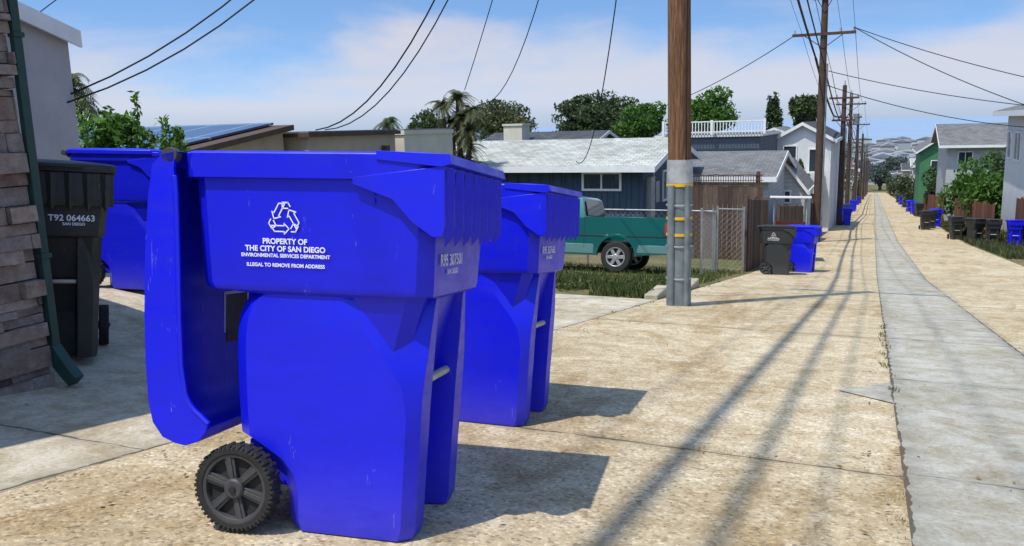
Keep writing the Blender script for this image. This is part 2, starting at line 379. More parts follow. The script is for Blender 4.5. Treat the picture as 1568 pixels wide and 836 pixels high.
while z<1.68:
    h=U(.035,.11); s=-3.0-R()*.3
    while s<2.84:
        L=U(.10,.40); e=min(s+L,2.85); o=U(-.03,.035); k=U(-.01,.01)
        a,b_=s+.002,e-.002; p0,p1=z+.002,z+h-.001
        if b_>a:
            j=[U(-.005,.005) for _ in range(4)]
            mb.add([(-3.97,a,p0),(-3.90+o,a,p0+j[0]),(-3.90+o+k,b_,p0+j[1]),(-3.97,b_,p0),(-3.97,a,p1),(-3.90+o-.006,a,p1+j[2]),(-3.90+o+k-.006,b_,p1+j[3]),(-3.97,b_,p1)],
              [(0,3,2,1),(4,5,6,7),(0,1,5,4),(1,2,6,5),(2,3,7,6),(3,0,4,7)],0)
        s+=L
    z+=h
mb.box(-9.8,-3.62,-8,3.15,1.70,1.86,3)
mb.box(-3.92,-3.885,2.855,2.90,-1.08,1.72,2)
mb.prism([(-3.92,-1.06),(-3.885,-1.06),(-3.80,-1.16),(-3.74,-1.22),(-3.80,-1.27),(-3.90,-1.18)],'y',2.85,2.905,2)
for z in (-.6,.5): mb.box(-3.925,-3.875,2.85,2.908,z,z+.025,2)
mb.obj('stone_garage',[m_stone,m_stuc,m_green,m_white],bevel=.005)
# ------------------------------------------------------------------ houses
m_glass=NT('window_glass'); m_glass.set(.08,0,.8); m_glass.color((.03,.045,.06)); m_glass=m_glass.m
def roofmat(name,col,sc=1.0):
    m=NT(name); m.set(.9,0,.2)
    b=m.n('ShaderNodeTexBrick'); b.inputs['Scale'].default_value=1; b.inputs['Brick Width'].default_value=.3*sc; b.inputs['Row Height'].default_value=.2*sc
    b.inputs['Mortar Size'].default_value=.012; b.inputs['Color1'].default_value=(*mul(col,.82),1); b.inputs['Color2'].default_value=(*mul(col,1.15),1); b.inputs['Mortar'].default_value=(*mul(col,.5),1)
    m.l(m.map((1,1,1)),b.inputs['Vector'])
    c=m.mix(m.ramp(m.noise(1.2,5,.75),[(.38,(0,0,0)),(.62,(1,1,1))]),m.mix(1.0,b.outputs['Color'],(.72,.72,.70),'MULTIPLY'),b.outputs['Color'])
    m.color(c); return m.m
def siding(name,col,vertical=False,per=.2):
    m=NT(name); m.set(.7,0,.3)
    sep=m.n('ShaderNodeSeparateXYZ'); m.l(m.tc.outputs['Object'],sep.inputs[0])
    v=sep.outputs['Z'] if not vertical else m.math('ADD',sep.outputs['X'],sep.outputs['Y'])
    f=m.math('FRACT',m.math('DIVIDE',v,per))
    line=m.math('LESS_THAN',f,.12)
    c=m.mix(m.ramp(m.noise(2.5,4),[(.3,(0,0,0)),(.7,(1,1,1))]),mul(col,.85),mul(col,1.08))
    c=m.mix(m.math('MULTIPLY',line,.55),c,mul(col,.35)); m.color(c)
    m.bump(f,.5,.015); return m.m
m_slate=siding('slate_blue_siding',(.050,.080,.125),True,.4)
m_greysid=siding('grey_siding',(.115,.135,.17),False,.2)
m_lightsid=siding('light_siding',(.45,.47,.48),False,.18)
m_rooflt=roofmat('light_shingle_roof',(.46,.47,.43))
m_roofgr=roofmat('grey_shingle_roof',(.19,.19,.19))
m_roofdk=roofmat('dark_shingle_roof',(.085,.09,.10))
m_tan=simple('tan_stucco',(.42,.36,.26),.95,.12,2,.4,80)
m_cream=simple('cream_stucco',(.62,.58,.46),.95,.1,2,.4,80)
m_whst=simple('white_stucco',(.64,.65,.65),.95,.08,2,.4,80)
m_grn=siding('green_siding',(.06,.20,.09),False,.2)
m_brnw=simple('brown_trim',(.09,.06,.045),.8,.2,6,.2,60)
def window(mb,face,p,a0,a1,z0,z1,gm,fm,mull=1,out=1):
    w=.07
    bars=[(a0,a1,z0,z0+w),(a0,a1,z1-w,z1),(a0,a0+w,z0+w,z1-w),(a1-w,a1,z0+w,z1-w)]
    for k in range(1,mull+1):
        x=a0+(a1-a0)*k/(mull+1); bars.append((x-.025,x+.025,z0+w,z1-w))
    if face=='s':
        mb.box(a0+.01,a1-.01,p-.012,p+.05,z0+.01,z1-.01,gm)
        for b in bars: mb.box(b[0],b[1],p-.06,p-.001,b[2],b[3],fm)
    else:
        q=lambda d0,d1:(min(p+out*d0,p+out*d1),max(p+out*d0,p+out*d1))
        x0,x1=q(-.05,.012); mb.box(x0,x1,a0+.01,a1-.01,z0+.01,z1-.01,gm)
        x0,x1=q(.001,.06)
        for b in bars: mb.box(x0,x1,b[0],b[1],b[2],b[3],fm)
def house(name,c0,c1,s0,s1,ze,zr,axis,wall,roof,trim=None,oh=.35,wins=(),extra=None,chim=None,th=.14):
    trim=trim or m_white
    mb=MB(); zb=min(gz(c0,s0),gz(c1,s1),gz(c0,s1),gz(c1,s0))-.5
    if axis=='flat':
        mb.box(c0,c1,s0,s1,zb,ze,0); mb.box(c0-oh,c1+oh,s0-oh,s1+oh,ze,ze+th,2); mb.box(c0-oh+.05,c1+oh-.05,s0-oh+.05,s1+oh-.05,ze+th,ze+th+.03,1)
    elif axis=='c':
        sm=(s0+s1)/2; k=(zr-ze)/((s1-s0)/2); zo=ze-oh*k
        mb.prism([(s0,zb),(s1,zb),(s1,ze),(sm,zr),(s0,ze)],'x',c0,c1,0)
        mb.prism([(s0-oh,zo+.003),(sm,zr+.003),(s1+oh,zo+.003),(s1+oh,zo+th),(sm,zr+th),(s0-oh,zo+th)],'x',c0-oh,c1+oh,1)
        mb.box(c0-oh-.02,c1+oh+.02,s0-oh-.05,s0-oh-.002,zo-.06,zo+th-.01,2)
        for x in (c0-oh-.03,c1+oh+.002):
            mb.prism([(s0-oh,zo-.06),(sm,zr-.06),(s1+oh,zo-.06),(s1+oh,zo+th-.01),(sm,zr+th-.01),(s0-oh,zo+th-.01)],'x',x,x+.03,2)
    else:
        cm=(c0+c1)/2; k=(zr-ze)/((c1-c0)/2); zo=ze-oh*k
        mb.prism([(c0,zb),(c1,zb),(c1,ze),(cm,zr),(c0,ze)],'y',s0,s1,0)
        mb.prism([(c0-oh,zo+.003),(cm,zr+.003),(c1+oh,zo+.003),(c1+oh,zo+th),(cm,zr+th),(c0-oh,zo+th)],'y',s0-oh,s1+oh,1)
        mb.prism([(c0-oh,zo-.06),(cm,zr-.06),(c1+oh,zo-.06),(c1+oh,zo+th-.01),(cm,zr+th-.01),(c0-oh,zo+th-.01)],'y',s0-oh-.03,s0-oh-.002,2)
        for x in (c0-oh-.05,c1+oh+.002): mb.box(x,x+.048,s0-oh,s1+oh,zo-.06,zo+th-.01,2)
    for w in wins: window(mb,*w[:6],3,2,*(w[6:] if len(w)>6 else ()))
    if chim: 
        x,y,wd,z0,z1=chim; mb.box(x,x+wd,y,y+wd,z0,z1,4); mb.box(x-.06,x+wd+.06,y-.06,y+wd+.06,z1,z1+.12,4)
    if extra: extra(mb)
    return mb.obj(name,[wall,roof,trim,m_glass,m_cream,m_steel,m_brnw])
def ex(mb):
    mb.box(-6.8,-6.62,26.4,26.9,-3.0,-1.7,5); mb.box(-6.8,-6.66,27.2,27.7,-2.6,-1.9,5); mb.tube([(-6.7,27.0,-4),(-6.7,27.0,-1.3)],.03,6,5)
    for k in range(22): x=-15.8+k*.42; mb.box(x,x+.05,25.975,25.999,-4.6,-1.32,0)
    mb.box(-11.6,-11.2,28.0,28.4,-1.0,-.75,5)
house('blue_bungalow',-16.5,-6.8,26,32.5,-1.32,-.62,'c',m_slate,m_rooflt,oh=.5,wins=[('s',26,-8.85,-7.5,-2.12,-1.5,1),('s',26,-13.5,-12.2,-2.12,-1.5,1),('c',-6.8,28.6,29.8,-2.7,-1.6,1)],extra=ex)
house('stucco_house',-13.2,-7.0,-2.8,5.68,.93,2.32,'c',m_stuc,m_roofgr,oh=.07,th=.10)
m_solar=NT('solar_panel'); m_solar.set(.15,0,.7)
b=m_solar.n('ShaderNodeTexBrick',offset=0.0); b.inputs['Scale'].default_value=1; b.inputs['Brick Width'].default_value=1.0; b.inputs['Row Height'].default_value=1.6; b.inputs['Mortar Size'].default_value=.03
b.inputs['Color1'].default_value=(.03,.05,.09,1); b.inputs['Color2'].default_value=(.035,.055,.10,1); b.inputs['Mortar'].default_value=(.3,.32,.34,1)
m_solar.l(m_solar.tc.outputs['Object'],b.inputs['Vector']); m_solar.color(b.outputs['Color']); m_solar=m_solar.m
mb=MB()
def slab(mb,P,t,mat):
    n=len(P); mb.add([p for p in P]+[(p[0],p[1],p[2]-t) for p in P],[tuple(range(n)),tuple(range(n,2*n))[::-1]]+[(i,n+i,n+(i+1)%n,(i+1)%n) for i in range(n)],mat)
slab(mb,[(-18,9.6,-.33),(-10.2,9.6,-.33),(-10.2,13.0,.16),(-18,13.0,.16)],.10,2)
for a in (-17.9,-14.2): slab(mb,[(a,9.8,-.24),(a+3.6,9.8,-.24),(a+3.6,12.9,.21),(a,12.9,.21)],.04,1)
mb.add([(-17.6,9.9,-4),(-10.4,9.9,-4),(-10.4,12.9,-4),(-17.6,12.9,-4),(-17.6,9.9,-.40),(-10.4,9.9,-.40),(-10.4,12.9,.03),(-17.6,12.9,.03)],[(0,1,5,4),(1,2,6,5),(2,3,7,6),(3,0,4,7),(4,5,6,7)],0)
mb.obj('solar_roof_house',[m_tan,m_solar,m_brnw])
def ex2(mb):
    mb.box(-9.98,-9.86,15.7,15.85,-.5,-.32,6)
house('tan_garage',-14,-10.0,13.15,16.3,-.08,0,'flat',m_tan,m_roofgr,m_brnw,oh=.1,extra=ex2,th=.08)
house('cream_house',-14,-10.0,16.7,19.1,-.10,0,'flat',m_cream,m_roofgr,m_cream,oh=.03,th=.1)
house('dark_roof_house',-22,-15.4,44,54,-1.6,-.45,'c',m_whst,m_roofdk,oh=.5,chim=(-20.6,46,1.2,-1.2,.1))
def rail(mb):
    z0,z1=-.60,.06
    mb.box(-9.9,-4.9,41.6,41.66,z1-.06,z1,2); mb.box(-9.9,-4.9,41.6,41.66,z0+.1,z0+.16,2)
    for k in range(34): x=-9.9+k*.15; mb.box(x,x+.04,41.61,41.65,z0,z1,2)
    for x in (-9.9,-7.5,-5.0): mb.box(x,x+.12,41.58,41.7,z0,z1+.05,2)
house('grey_house',-10.2,-5.2,42,50,-.72,0,'flat',m_greysid,m_roofgr,oh=.15,wins=[('s',42,-7.4,-6.4,-2.4,-1.7,1),('s',42,-9.5,-8.7,-2.4,-1.6,0)],extra=rail,th=.12)
house('grey_garage',-7.0,-3.6,32,39.5,-2.1,-1.35,'c',m_lightsid,m_roofgr,oh=.3)
house('small_garage',-4.4,-2.75,38,42,-2.95,-1.9,'s',m_lightsid,m_roofgr,oh=.15,wins=[('s',38,-3.9,-3.3,-3.6,-3.0,1)])
def shed(mb):
    mb.box(-4.9,-2.6,49.2,49.9,-4.1,-2.9,0)
house('modern_house',-5.4,-2.3,50,62,-1.1,-.25,'s',m_whst,m_roofdk,oh=.25,wins=[('s',50,-4.9,-4.1,-2.4,-1.4,0),('s',50,-3.5,-2.8,-3.0,-1.6,0),('c',-2.3,52,54,-2.6,-1.4,1)],extra=shed)
house('grey_house',-9,-5.6,46.5,52,-.9,0,'flat',m_greysid,m_roofdk,m_greysid,oh=.05)
house('white_house',6.2,15,39,50,.15,1.3,'s',m_whst,m_roofgr,oh=.6,wins=[('c',6.2,45,47,-2.2,-.8,1,-1),('c',6.2,48,49.2,-2.2,-.8,0,-1)],th=.2)
house('gray_roof_house',4.9,13,70,80,-2.1,-.75,'c',m_lightsid,m_roofgr,oh=.6,wins=[('s',70,5.6,6.6,-3.6,-2.6,1)])
house('green_house',4.2,8,95,105,-3.4,-2.1,'s',m_grn,m_roofgr,oh=.4,wins=[('s',95,5.2,6.6,-5.6,-4.4,1)])
wallsets=[m_whst,m_cream,m_lightsid,m_tan,m_greysid,m_stuc]; roofs=[m_roofgr,m_roofdk,m_rooflt,m_brnw]
for side in (-1,1):
    s=66 if side<0 else 108
    while s<315:
        L=U(7,12); w=U(6,10); c0=(-3.2-w-U(0,1.5)) if side<0 else 4.6+U(0,1.5)
        h=random.choice([2.8,3.2,5.6,6.0]); zb=gz((c0+w/2),s+L/2); ze=zb+h+.3
        a=random.choice(['s','c','flat'])
        wn=[('s',s,c0+.2*w,c0+.2*w+1.3,ze-1.9,ze-.8,1),('s',s,c0+.6*w,c0+.6*w+1.1,ze-1.9,ze-.8,1)]
        x=c0+w if side<0 else c0
        wn.append(('c',x,s+.5*L,s+.5*L+1.4,ze-1.9,ze-.8,1,-side))
        house('alley_house',c0,c0+w,s,s+L,ze,ze+U(.8,1.6),a,random.choice(wallsets),random.choice(roofs),oh=.4,wins=wn)
        s+=L+U(2,7)
for (c,s,w,L,h) in [(-34,60,9,9,4.2),(-40,75,10,8,5),(-17,85,9,9,4.5),(-26,95,9,9,5),(16,95,9,9,5),(20,130,9,9,5),(17,160,10,9,5),(28,110,10,9,5)]:
    z=gz(c,s); house('hillside_house',c,c+w,s,s+L,z+h-1,z+h,random.choice(['s','c']),random.choice(wallsets),random.choice(roofs))
def hazed(col,k): h=(.30,.38,.48); return tuple(a*(1-k)+b*k for a,b in zip(col,h))  # blends bluish distance haze straight into the base colour of far things
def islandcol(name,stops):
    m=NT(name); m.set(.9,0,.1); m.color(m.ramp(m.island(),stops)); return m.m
m_tw1=islandcol('far_walls_hazed',[(0,hazed((.5,.47,.4),.35)),(.4,hazed((.6,.6,.58),.3)),(.7,hazed((.25,.24,.22),.4)),(1,hazed((.45,.34,.25),.35))])
m_tr1=islandcol('far_roofs_hazed',[(0,hazed((.12,.11,.11),.35)),(.5,hazed((.25,.2,.17),.4)),(1,hazed((.35,.34,.33),.4))])
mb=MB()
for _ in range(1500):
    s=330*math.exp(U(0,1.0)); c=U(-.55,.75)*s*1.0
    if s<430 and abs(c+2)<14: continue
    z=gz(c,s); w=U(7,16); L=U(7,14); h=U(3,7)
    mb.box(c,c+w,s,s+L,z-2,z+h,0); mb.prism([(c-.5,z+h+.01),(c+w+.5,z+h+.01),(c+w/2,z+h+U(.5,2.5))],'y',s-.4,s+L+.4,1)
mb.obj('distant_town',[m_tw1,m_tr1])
# ------------------------------------------------------------------ fences
m_wood=NT('weathered_fence_wood'); m_wood.set(.9,0,.2)
c=m_wood.ramp(m_wood.island(),[(0,(.085,.05,.04)),(.5,(.13,.085,.065)),(1,(.19,.135,.10))])
c=m_wood.mix(m_wood.ramp(m_wood.noise(3,5,.7,vec=m_wood.map((8,8,1))),[(.35,(0,0,0)),(.65,(1,1,1))]),m_wood.mix(1.0,c,(.6,.58,.55),'MULTIPLY'),c); m_wood.color(c); m_wood=m_wood.m
m_redw=NT('red_fence_wood'); m_redw.set(.85,0,.2); m_redw.color(m_redw.ramp(m_redw.island(),[(0,(.11,.05,.035)),(1,(.19,.09,.06))])); m_redw=m_redw.m
def plankfence(name,p,q,h,mat,lattice=False,w=.14,topz=None):
    mb=MB(); d=Vector((q[0]-p[0],q[1]-p[1])); L=d.length; d.normalize(); n=int(L/w)
    ang=math.atan2(d.y,d.x)
    for i in range(n):
        x,y=p[0]+d.x*w*i,p[1]+d.y*w*i; z=gz(x,y)
        M=Matrix.Translation((x,y,z))@Matrix.Rotation(ang,4,'Z'); hh=h+U(-.02,.02)
        if topz is not None: hh=topz-z+U(-.01,.01)
        mb.box(.004,w-.006,-.01+U(-.004,.004),.012,-.05,hh-(.35 if lattice else 0),0,M)
        if i%14==0: mb.box(-.05,.05,.014,.1,-.05,hh+.08,0,M)
        if lattice:
            mb.box(0,w,-.012,.02,hh-.03,hh,0,M); mb.box(0,w,-.012,.02,hh-.35,hh-.31,0,M)
            for a in (0,w/2): mb.box(a,a+.02,-.005,.005,hh-.31,hh-.03,0,M)
            mb.box(0,w,-.007,.007,hh-.18,hh-.16,0,M)
    return mb.obj(name,[mat])
plankfence('wood_fence',(-5.0,24.4),(-2.8,24.5),2.4,m_wood,True,topz=-1.5)
plankfence('wood_fence',(-2.72,20.2),(-2.72,24.4),1.75,m_wood)
plankfence('red_wood_fence',(5.2,44),(5.2,64),1.7,m_redw)
plankfence('red_wood_fence',(6.05,36),(6.0,43.8),2.0,m_redw)
plankfence('red_wood_fence',(4.6,66),(4.6,92),1.8,m_redw,w=.2)
plankfence('wood_fence',(-2.7,42.5),(-2.6,49),1.7,m_wood,w=.2)
plankfence('wood_fence',(-2.9,62.5),(-2.9,66),1.7,m_redw,w=.2)
plankfence('wood_fence',(-2.8,28.5),(-2.75,37.5),1.6,m_wood,w=.16)
m_cl=simple('chain_link_wire',(.38,.39,.39),.5,.1,9,0,metal=.5)
def chainlink(name,p,q,h):
    mb=MB(); P=Vector((*p,gz(*p))); Q=Vector((*q,gz(*q))); d=(Q-P); L=d.length; d.normalize()
    up=Vector((0,0,1)); sp=.13; r=.0022
    def pt(a,b): return P+d*a+up*b
    k=-h
    while k<L:
        for sg in (1,-1):
            a0,b0,a1,b1=(k,0,k+h,h) if sg>0 else (k,h,k+h,0)
            x0,y0,x1,y1=a0,b0,a1,b1
            if x0<0: y0+=(y1-y0)*(0-x0)/(x1-x0); x0=0
            if x1>L: y1=y0+(y1-y0)*(L-x0)/(x1-x0); x1=L
            if x1>x0: mb.tube([pt(x0,y0),pt(x1,y1)],r,3,0,cap=False)
        k+=sp
    mb.tube([pt(0,h),pt(L,h)],.02,8,1)
    n=max(1,int(L/2.4))
    for i in range(n+1): mb.tube([pt(L*i/n,-.1),pt(L*i/n,h+.06)],.028,8,1)
    return mb.obj(name,[m_cl,m_steel])
chainlink('chain_link_fence',(-13,19.9),(-3.5,20.0),1.45)
chainlink('chain_link_gate',(-3.35,19.7),(-2.78,19.95),1.5)
chainlink('chain_link_fence',(-3.4,18.0),(-3.4,19.7),1.4)
# ------------------------------------------------------------------ utility poles
m_pole=NT('creosote_pole_wood'); m_pole.set(.9,0,.2)
gn=m_pole.noise(4,7,.75,vec=m_pole.map((14,14,.7)))
c=m_pole.ramp(gn,[(.3,(.05,.025,.014)),(.5,(.17,.085,.045)),(.7,(.34,.20,.11))])
m_pole.color(c); m_pole.bump(gn,.9,.02); m_pole=m_pole.m
m_poled=simple('dark_pole_wood',(.09,.055,.04),.9,.3,3,.3,30)
m_sleeve=simple('grey_pole_sleeve',(.19,.225,.24),.55,.35,5,.1,40,metal=.2)
m_silver=simple('silver_wrap',(.55,.55,.55),.4,.25,9,.2,40,metal=.5)
m_yel=simple('yellow_band',(.75,.45,.02),.5,.1,9,0)
m_por=simple('insulator',(.35,.34,.33),.3,.1,9,0)
m_wire=simple('black_cable',(.012,.012,.013),.6,.1,9,0)
PX,PY=-2.16,10.0
gzp=gz(PX,PY)
mb=MB(); x,y=PX,PY
mb.tube([(x,y,gzp-.3),(x,y,gzp+1.75)],[.152,.145],28,1)
mb.tube([(x,y,gzp+1.5),(x-.03,y,gzp+4),(x-.10,y,8.9)],[.139,.132,.112],28,0)
mb.tube([(x,y,gzp+1.52),(x,y,gzp+1.80)],[.155,.152],28,2)
for z in (1.50,1.10,.90): mb.tube([(x,y,gzp+z-.018),(x,y,gzp+z+.018)],[.157,.157],28,3,cap=False)
for a,r in ((-2.0,.045),(-.75,.035)):
    px,py=x+.16*math.cos(a),y+.16*math.sin(a); mb.tube([(px,py,gzp-.1),(px,py,gzp+1.5)],r,12,1)
for z in (.35,.75,1.25): mb.tube([(x,y,gzp+z),(x,y,gzp+z+.02)],[.162,.162],28,2,cap=False)
mb.tube([(x+.10,y-.12,gzp+1.8),(x+.07,y-.10,8)],.008,6,4)
mb.box(x-1.2,x+1.2,y-.06,y+.06,8.2,8.32,0)
mb.obj('utility_pole',[m_pole,m_sleeve,m_silver,m_yel,m_wire],ang=50)
def upole(c,s,H,arms,tr=False):
    z=gz(c,s); mb=MB()
    mb.tube([(c,s,z-.5),(c,s,z+H*.5),(c,s,z+H)],[.19,.165,.13],14,0)
    for (dz,hw) in arms:
        mb.box(c-hw,c+hw,s-.20,s-.10,z+dz-.06,z+dz+.06,0)
        for k in (-1,-.55,.55,1):
            mb.tube([(c+k*(hw-.1),s-.15,z+dz+.06),(c+k*(hw-.1),s-.15,z+dz+.22)],[.05,.035],8,1)
        mb.tube([(c-hw*.6,s-.15,z+dz-.05),(c,s-.15,z+dz-.6)],.02,6,0); mb.tube([(c+hw*.6,s-.15,z+dz-.05),(c,s-.15,z+dz-.6)],.02,6,0)
    mb.tube([(c+.2,s-.2,z),(c+.2,s-.2,z+H*.7)],.04,6,2)
    if tr: mb.tube([(c+.45,s,z+H-2.6),(c+.45,s,z+H-1.7)],.25,14,2)
    mb.tube([(c,s,z+H),(c,s,z+H+.3)],[.06,.03],8,1)
    return mb.obj('utility_pole',[m_poled,m_por,m_sleeve],ang=50)
upole(-2.3,39.5,11.2,[(9.1,1.3),(10.6,.5)])
upole(-2.0,58,9.0,[(8.2,.9),(6.8,.7)]); upole(-2.1,77,10.4,[(9.5,1.2),(8.4,.9)],True); upole(-1.9,98,10,[(9.2,1.2)])
upole(-1.8,130,10,[(9.2,1.2),(8.2,.9)],True); upole(-1.8,165,10,[(9.2,1.2)]); upole(-1.8,205,10,[(9.2,1.2)]); upole(-1.8,250,10,[(9.2,1.2)])
cu=bpy.data.curves.new('power_lines','CURVE'); cu.dimensions='3D'; cu.bevel_depth=1.0; cu.bevel_resolution=1; cu.materials.append(m_wire)
def wire(p,q,sag,r=.009,n=18):
    sp=cu.splines.new('POLY'); sp.points.add(n)
    for i in range(n+1):
        t=i/n; P=[p[k]+(q[k]-p[k])*t for k in range(3)]; P[2]-=4*sag*t*(1-t)
        sp.points[i].co=(*P,1); sp.points[i].radius=r
T=lambda z,dx=0:(PX-.08+dx,PY,z)
wire((-10.0,13.4,.05),T(8.4,-.1),2.0,.013); wire((-10.0,13.7,.05),T(8.1),2.0,.011)
wire((-9.9,19.7,1.0),T(8.5),.35,.011); wire((-10.4,21.6,.72),T(8.2),2.2,.011); wire((-8.7,25.0,-1.1),T(8.3,.1),2.6,.012)
wire((-7.0,5.65,.42),T(8.0,-.1),1.25,.009); wire((-7.0,5.6,.34),T(7.8,-.1),1.35,.009); wire((-7.0,5.3,1.05),T(8.5),.6,.005)
zp2=gz(-2.3,39.5)
wire((-3.5,39.3,zp2+9.1),(-14,47,.2),.5,.018)
for a,b,sg in (((-1.1,39.3,zp2+9.3),(9,35,.2),.3),((-1.1,39.3,zp2+9.3),(9,34,-1.2),.5),((-2.3,39.4,zp2+7.6),(8.5,37,-.1),.3),((-2.3,39.4,zp2+7.0),(6.3,44,-.6),.3)): wire(a,b,sg,.018)
P=[(-30,14.0),(10.04,8.8),(39.5,zp2+9.3),(58,gz(-2,58)+8.3),(77,gz(-2,77)+9.6),(98,gz(-2,98)+9.3),(130,gz(-2,130)+9.3),(165,gz(-2,165)+9.3),(205,gz(-2,205)+9.3),(250,gz(-2,250)+9.3)]
for dx,dz,r in ((-1.1,0,.008),(.55,0,.008),(1.1,0,.008),(-.45,-1.2,.042),(-.10,-1.45,.026),(.25,-1.9,.010)):
    for (s0,z0),(s1,z1) in zip(P,P[1:]): wire((-2.15+dx,s0,z0+dz*(1 if s0<60 else .6)),(-2.15+dx,s1,z1+dz*(1 if s1<60 else .6)),.012*(s1-s0),r*(1 if s0<30 else 1.3),10)
wo=bpy.data.objects.new('power_lines',cu); COL.objects.link(wo)
# ------------------------------------------------------------------ pickup truck
m_teal=NT('teal_car_paint'); m_teal.set(.28,.35,.5); m_teal.color((.004,.12,.112)); m_teal.b.inputs['Coat Weight'].default_value=.6; m_teal=m_teal.m
m_cars=NT('silver_lower_paint'); m_cars.set(.35,.4,.5); m_cars.color((.14,.28,.28)); m_cars=m_cars.m
m_tail=NT('tail_light'); m_tail.set(.2,0,.5); m_tail.color((.55,.01,.01)); m_tail=m_tail.m
m_chrome=simple('chrome',(.55,.55,.55),.3,.1,9,0,metal=.7)
m_tire=simple('tire',(.025,.025,.025),.8,.2,9,.2,80)
mb=MB()
def arc(cx,cz,r,a0,a1,n=12): return [(cx+r*math.cos(math.radians(a0+(a1-a0)*i/n)),cz+r*math.sin(math.radians(a0+(a1-a0)*i/n))) for i in range(n+1)]
wr,wf=-1.22,-3.95
low=[(0,.42),(0,.80),(-4.75,.80),(-4.75,.42)]+[(wf-.44,.38)]+arc(wf,.36,.42,180,0)+[(wf+.44,.36),(wr-.44,.36)]+arc(wr,.36,.42,180,0)+[(wr+.44,.38)]
midp=[(0,.802),(.0,1.16),(-.02,1.19),(-1.93,1.19),(-1.93,1.17),(-3.35,1.14),(-4.6,1.05),(-4.75,.95),(-4.75,.802)]
for y0,y1 in ((0,.07),(1.6,1.67)):
    mb.prism(low,'y',y0,y1,0); mb.prism(midp,'y',y0,y1,0)
    yy=(y0-.006,y0-.001) if y0==0 else (y1+.001,y1+.006)
    mb.prism([(wr-.5,.40),(wr-.5,.60),(wf+.5,.60),(wf+.5,.40)],'y',*yy,1); mb.prism([(-.02,.44),(-.02,.60),(wr+.5,.60),(wr+.46,.44)],'y',*yy,1)
    yq=(y0-.012,y0-.002) if y0==0 else (y1+.002,y1+.012)
    for w in (wr,wf):
        mb.prism(arc(w,.36,.47,0,180,16)+arc(w,.36,.42,180,0,16),'y',*yq,0)
    mb.box(-1.945,-1.93,yy[0],yy[1],.5,1.18,6); mb.box(-3.2,-3.185,yy[0],yy[1],.5,1.12,6)
    mb.box(-4.6,-.02,yy[0]-.004 if y0==0 else yy[0],yy[1] if y0==0 else yy[1]+.004,.775,.80,6)
mb.box(-.06,0,.07,1.6,.42,1.17,0); mb.box(-1.95,-.06,.07,1.6,.62,.66,5); mb.box(-4.75,-1.95,.07,1.6,.40,.9,0)
mb.prism([(-1.93,.9),(-1.93,1.17),(-3.35,1.13),(-4.6,1.045),(-4.74,.94),(-4.74,.9)],'y',.07,1.6,0)
def cr(z,x0,x1,i): return [(x0,i,z),(x1,i,z),(x1,1.67-i,z),(x0,1.67-i,z)]
mb.rings([cr(1.15,-3.5,-1.93,.03),cr(1.58,-3.02,-2.03,.13),cr(1.64,-2.93,-2.12,.18)],0,sm=False)
mb.add([(-2.1,.035,1.2),(-2.55,.035,1.2),(-2.6,.118,1.55),(-2.12,.118,1.55)],[(0,1,2,3)],6)
mb.add([(-2.62,.035,1.2),(-3.35,.035,1.2),(-3.02,.118,1.55),(-2.66,.118,1.55)],[(0,1,2,3)],6)
mb.add([(-1.94,.2,1.22),(-1.94,1.47,1.22),(-2.02,1.42,1.54),(-2.02,.25,1.54)],[(0,1,2,3)],6,Matrix.Translation((.02,0,0)))
mb.add([(-3.5,.15,1.2),(-3.5,1.5,1.2),(-3.08,1.42,1.56),(-3.08,.25,1.56)],[(0,1,2,3)],6,Matrix.Translation((-.03,0,0)))
for y in (-.012,1.55): mb.box(-.16,.012,y,y+.135,.82,1.08,2)
mb.box(.0,.14,.0,1.67,.42,.60,3); mb.box(.012,.02,.55,1.1,.85,1.05,0)
mb.box(-4.9,-4.75,.0,1.67,.42,.60,3)
for w in (wr,wf):
    for y in (.0,1.47):
        mb.lathe([(.20,0),(.31,0),(.335,.03),(.335,.17),(.31,.20),(.20,.20),(.20,0)],(w,y,.335),'y',32,4,cap=False)
        mb.lathe([(.20,.05),(.20,.15)],(w,y,.335),'y',24,5)
        mb.lathe([(.212,-.006),(.190,-.004),(.185,.03),(.185,.17),(.190,.204),(.212,.206)],(w,y,.335),'y',28,3,cap=False)
        for k in range(6):
            M=Matrix.Translation((w,y+.1,.335))@Matrix.Rotation(2*math.pi*k/6,4,'Y'); mb.box(.03,.192,-.09,.09,-.034,.034,3,M)
        mb.lathe([(.05,-.005),(.065,.01),(.065,.19),(.05,.205)],(w,y,.335),'y',14,3)
truck=mb.obj('pickup_truck',[m_teal,m_cars,m_tail,m_chrome,m_tire,m_rubber,m_glass],bevel=.015)
truck.matrix_world=ground_matrix(-3.80,16.85,0,anchor=(0,0))
m_gred=simple('red_vinyl',(.22,.05,.03),.5,.2,9,.1,60)
mb=MB()
mb.box(-.45,.45,-.62,-.50,.62,1.12,0); mb.box(-.46,.46,-.5,.0,.62,.76,0); mb.box(-.5,.5,-.95,1.1,.28,.42,1); mb.box(-.5,.5,-.95,-.35,.42,.62,1)
mb.box(-.45,.45,-.72,-.62,.55,.85,0)
for x in (-.46,.42):
    mb.tube([(x+.02,-.9,.5),(x+.02,-.8,1.78)],.018,6,3); mb.tube([(x+.02,.95,.5),(x+.02,.6,1.78)],.018,6,3)
mb.box(-.56,.56,-1.0,.85,1.78,1.84,2)
mb.prism([(.85,.42),(1.25,.42),(1.3,.65),(.95,.95),(.85,.9)],'x',-.5,.5,1)
for x in (-.52,.36):
    for y in (-.65,.85): mb.lathe([(.10,0),(.2,0),(.22,.03),(.22,.13),(.2,.16),(.1,.16)],(x,y,.22),'x',18,4)
g=mb.obj('golf_cart',[m_gred,m_gred,m_white,m_steel,m_tire],bevel=.02); g.matrix_world=Matrix.Translation((0,0,.02))@ground_matrix(-2.22,25.2,5)
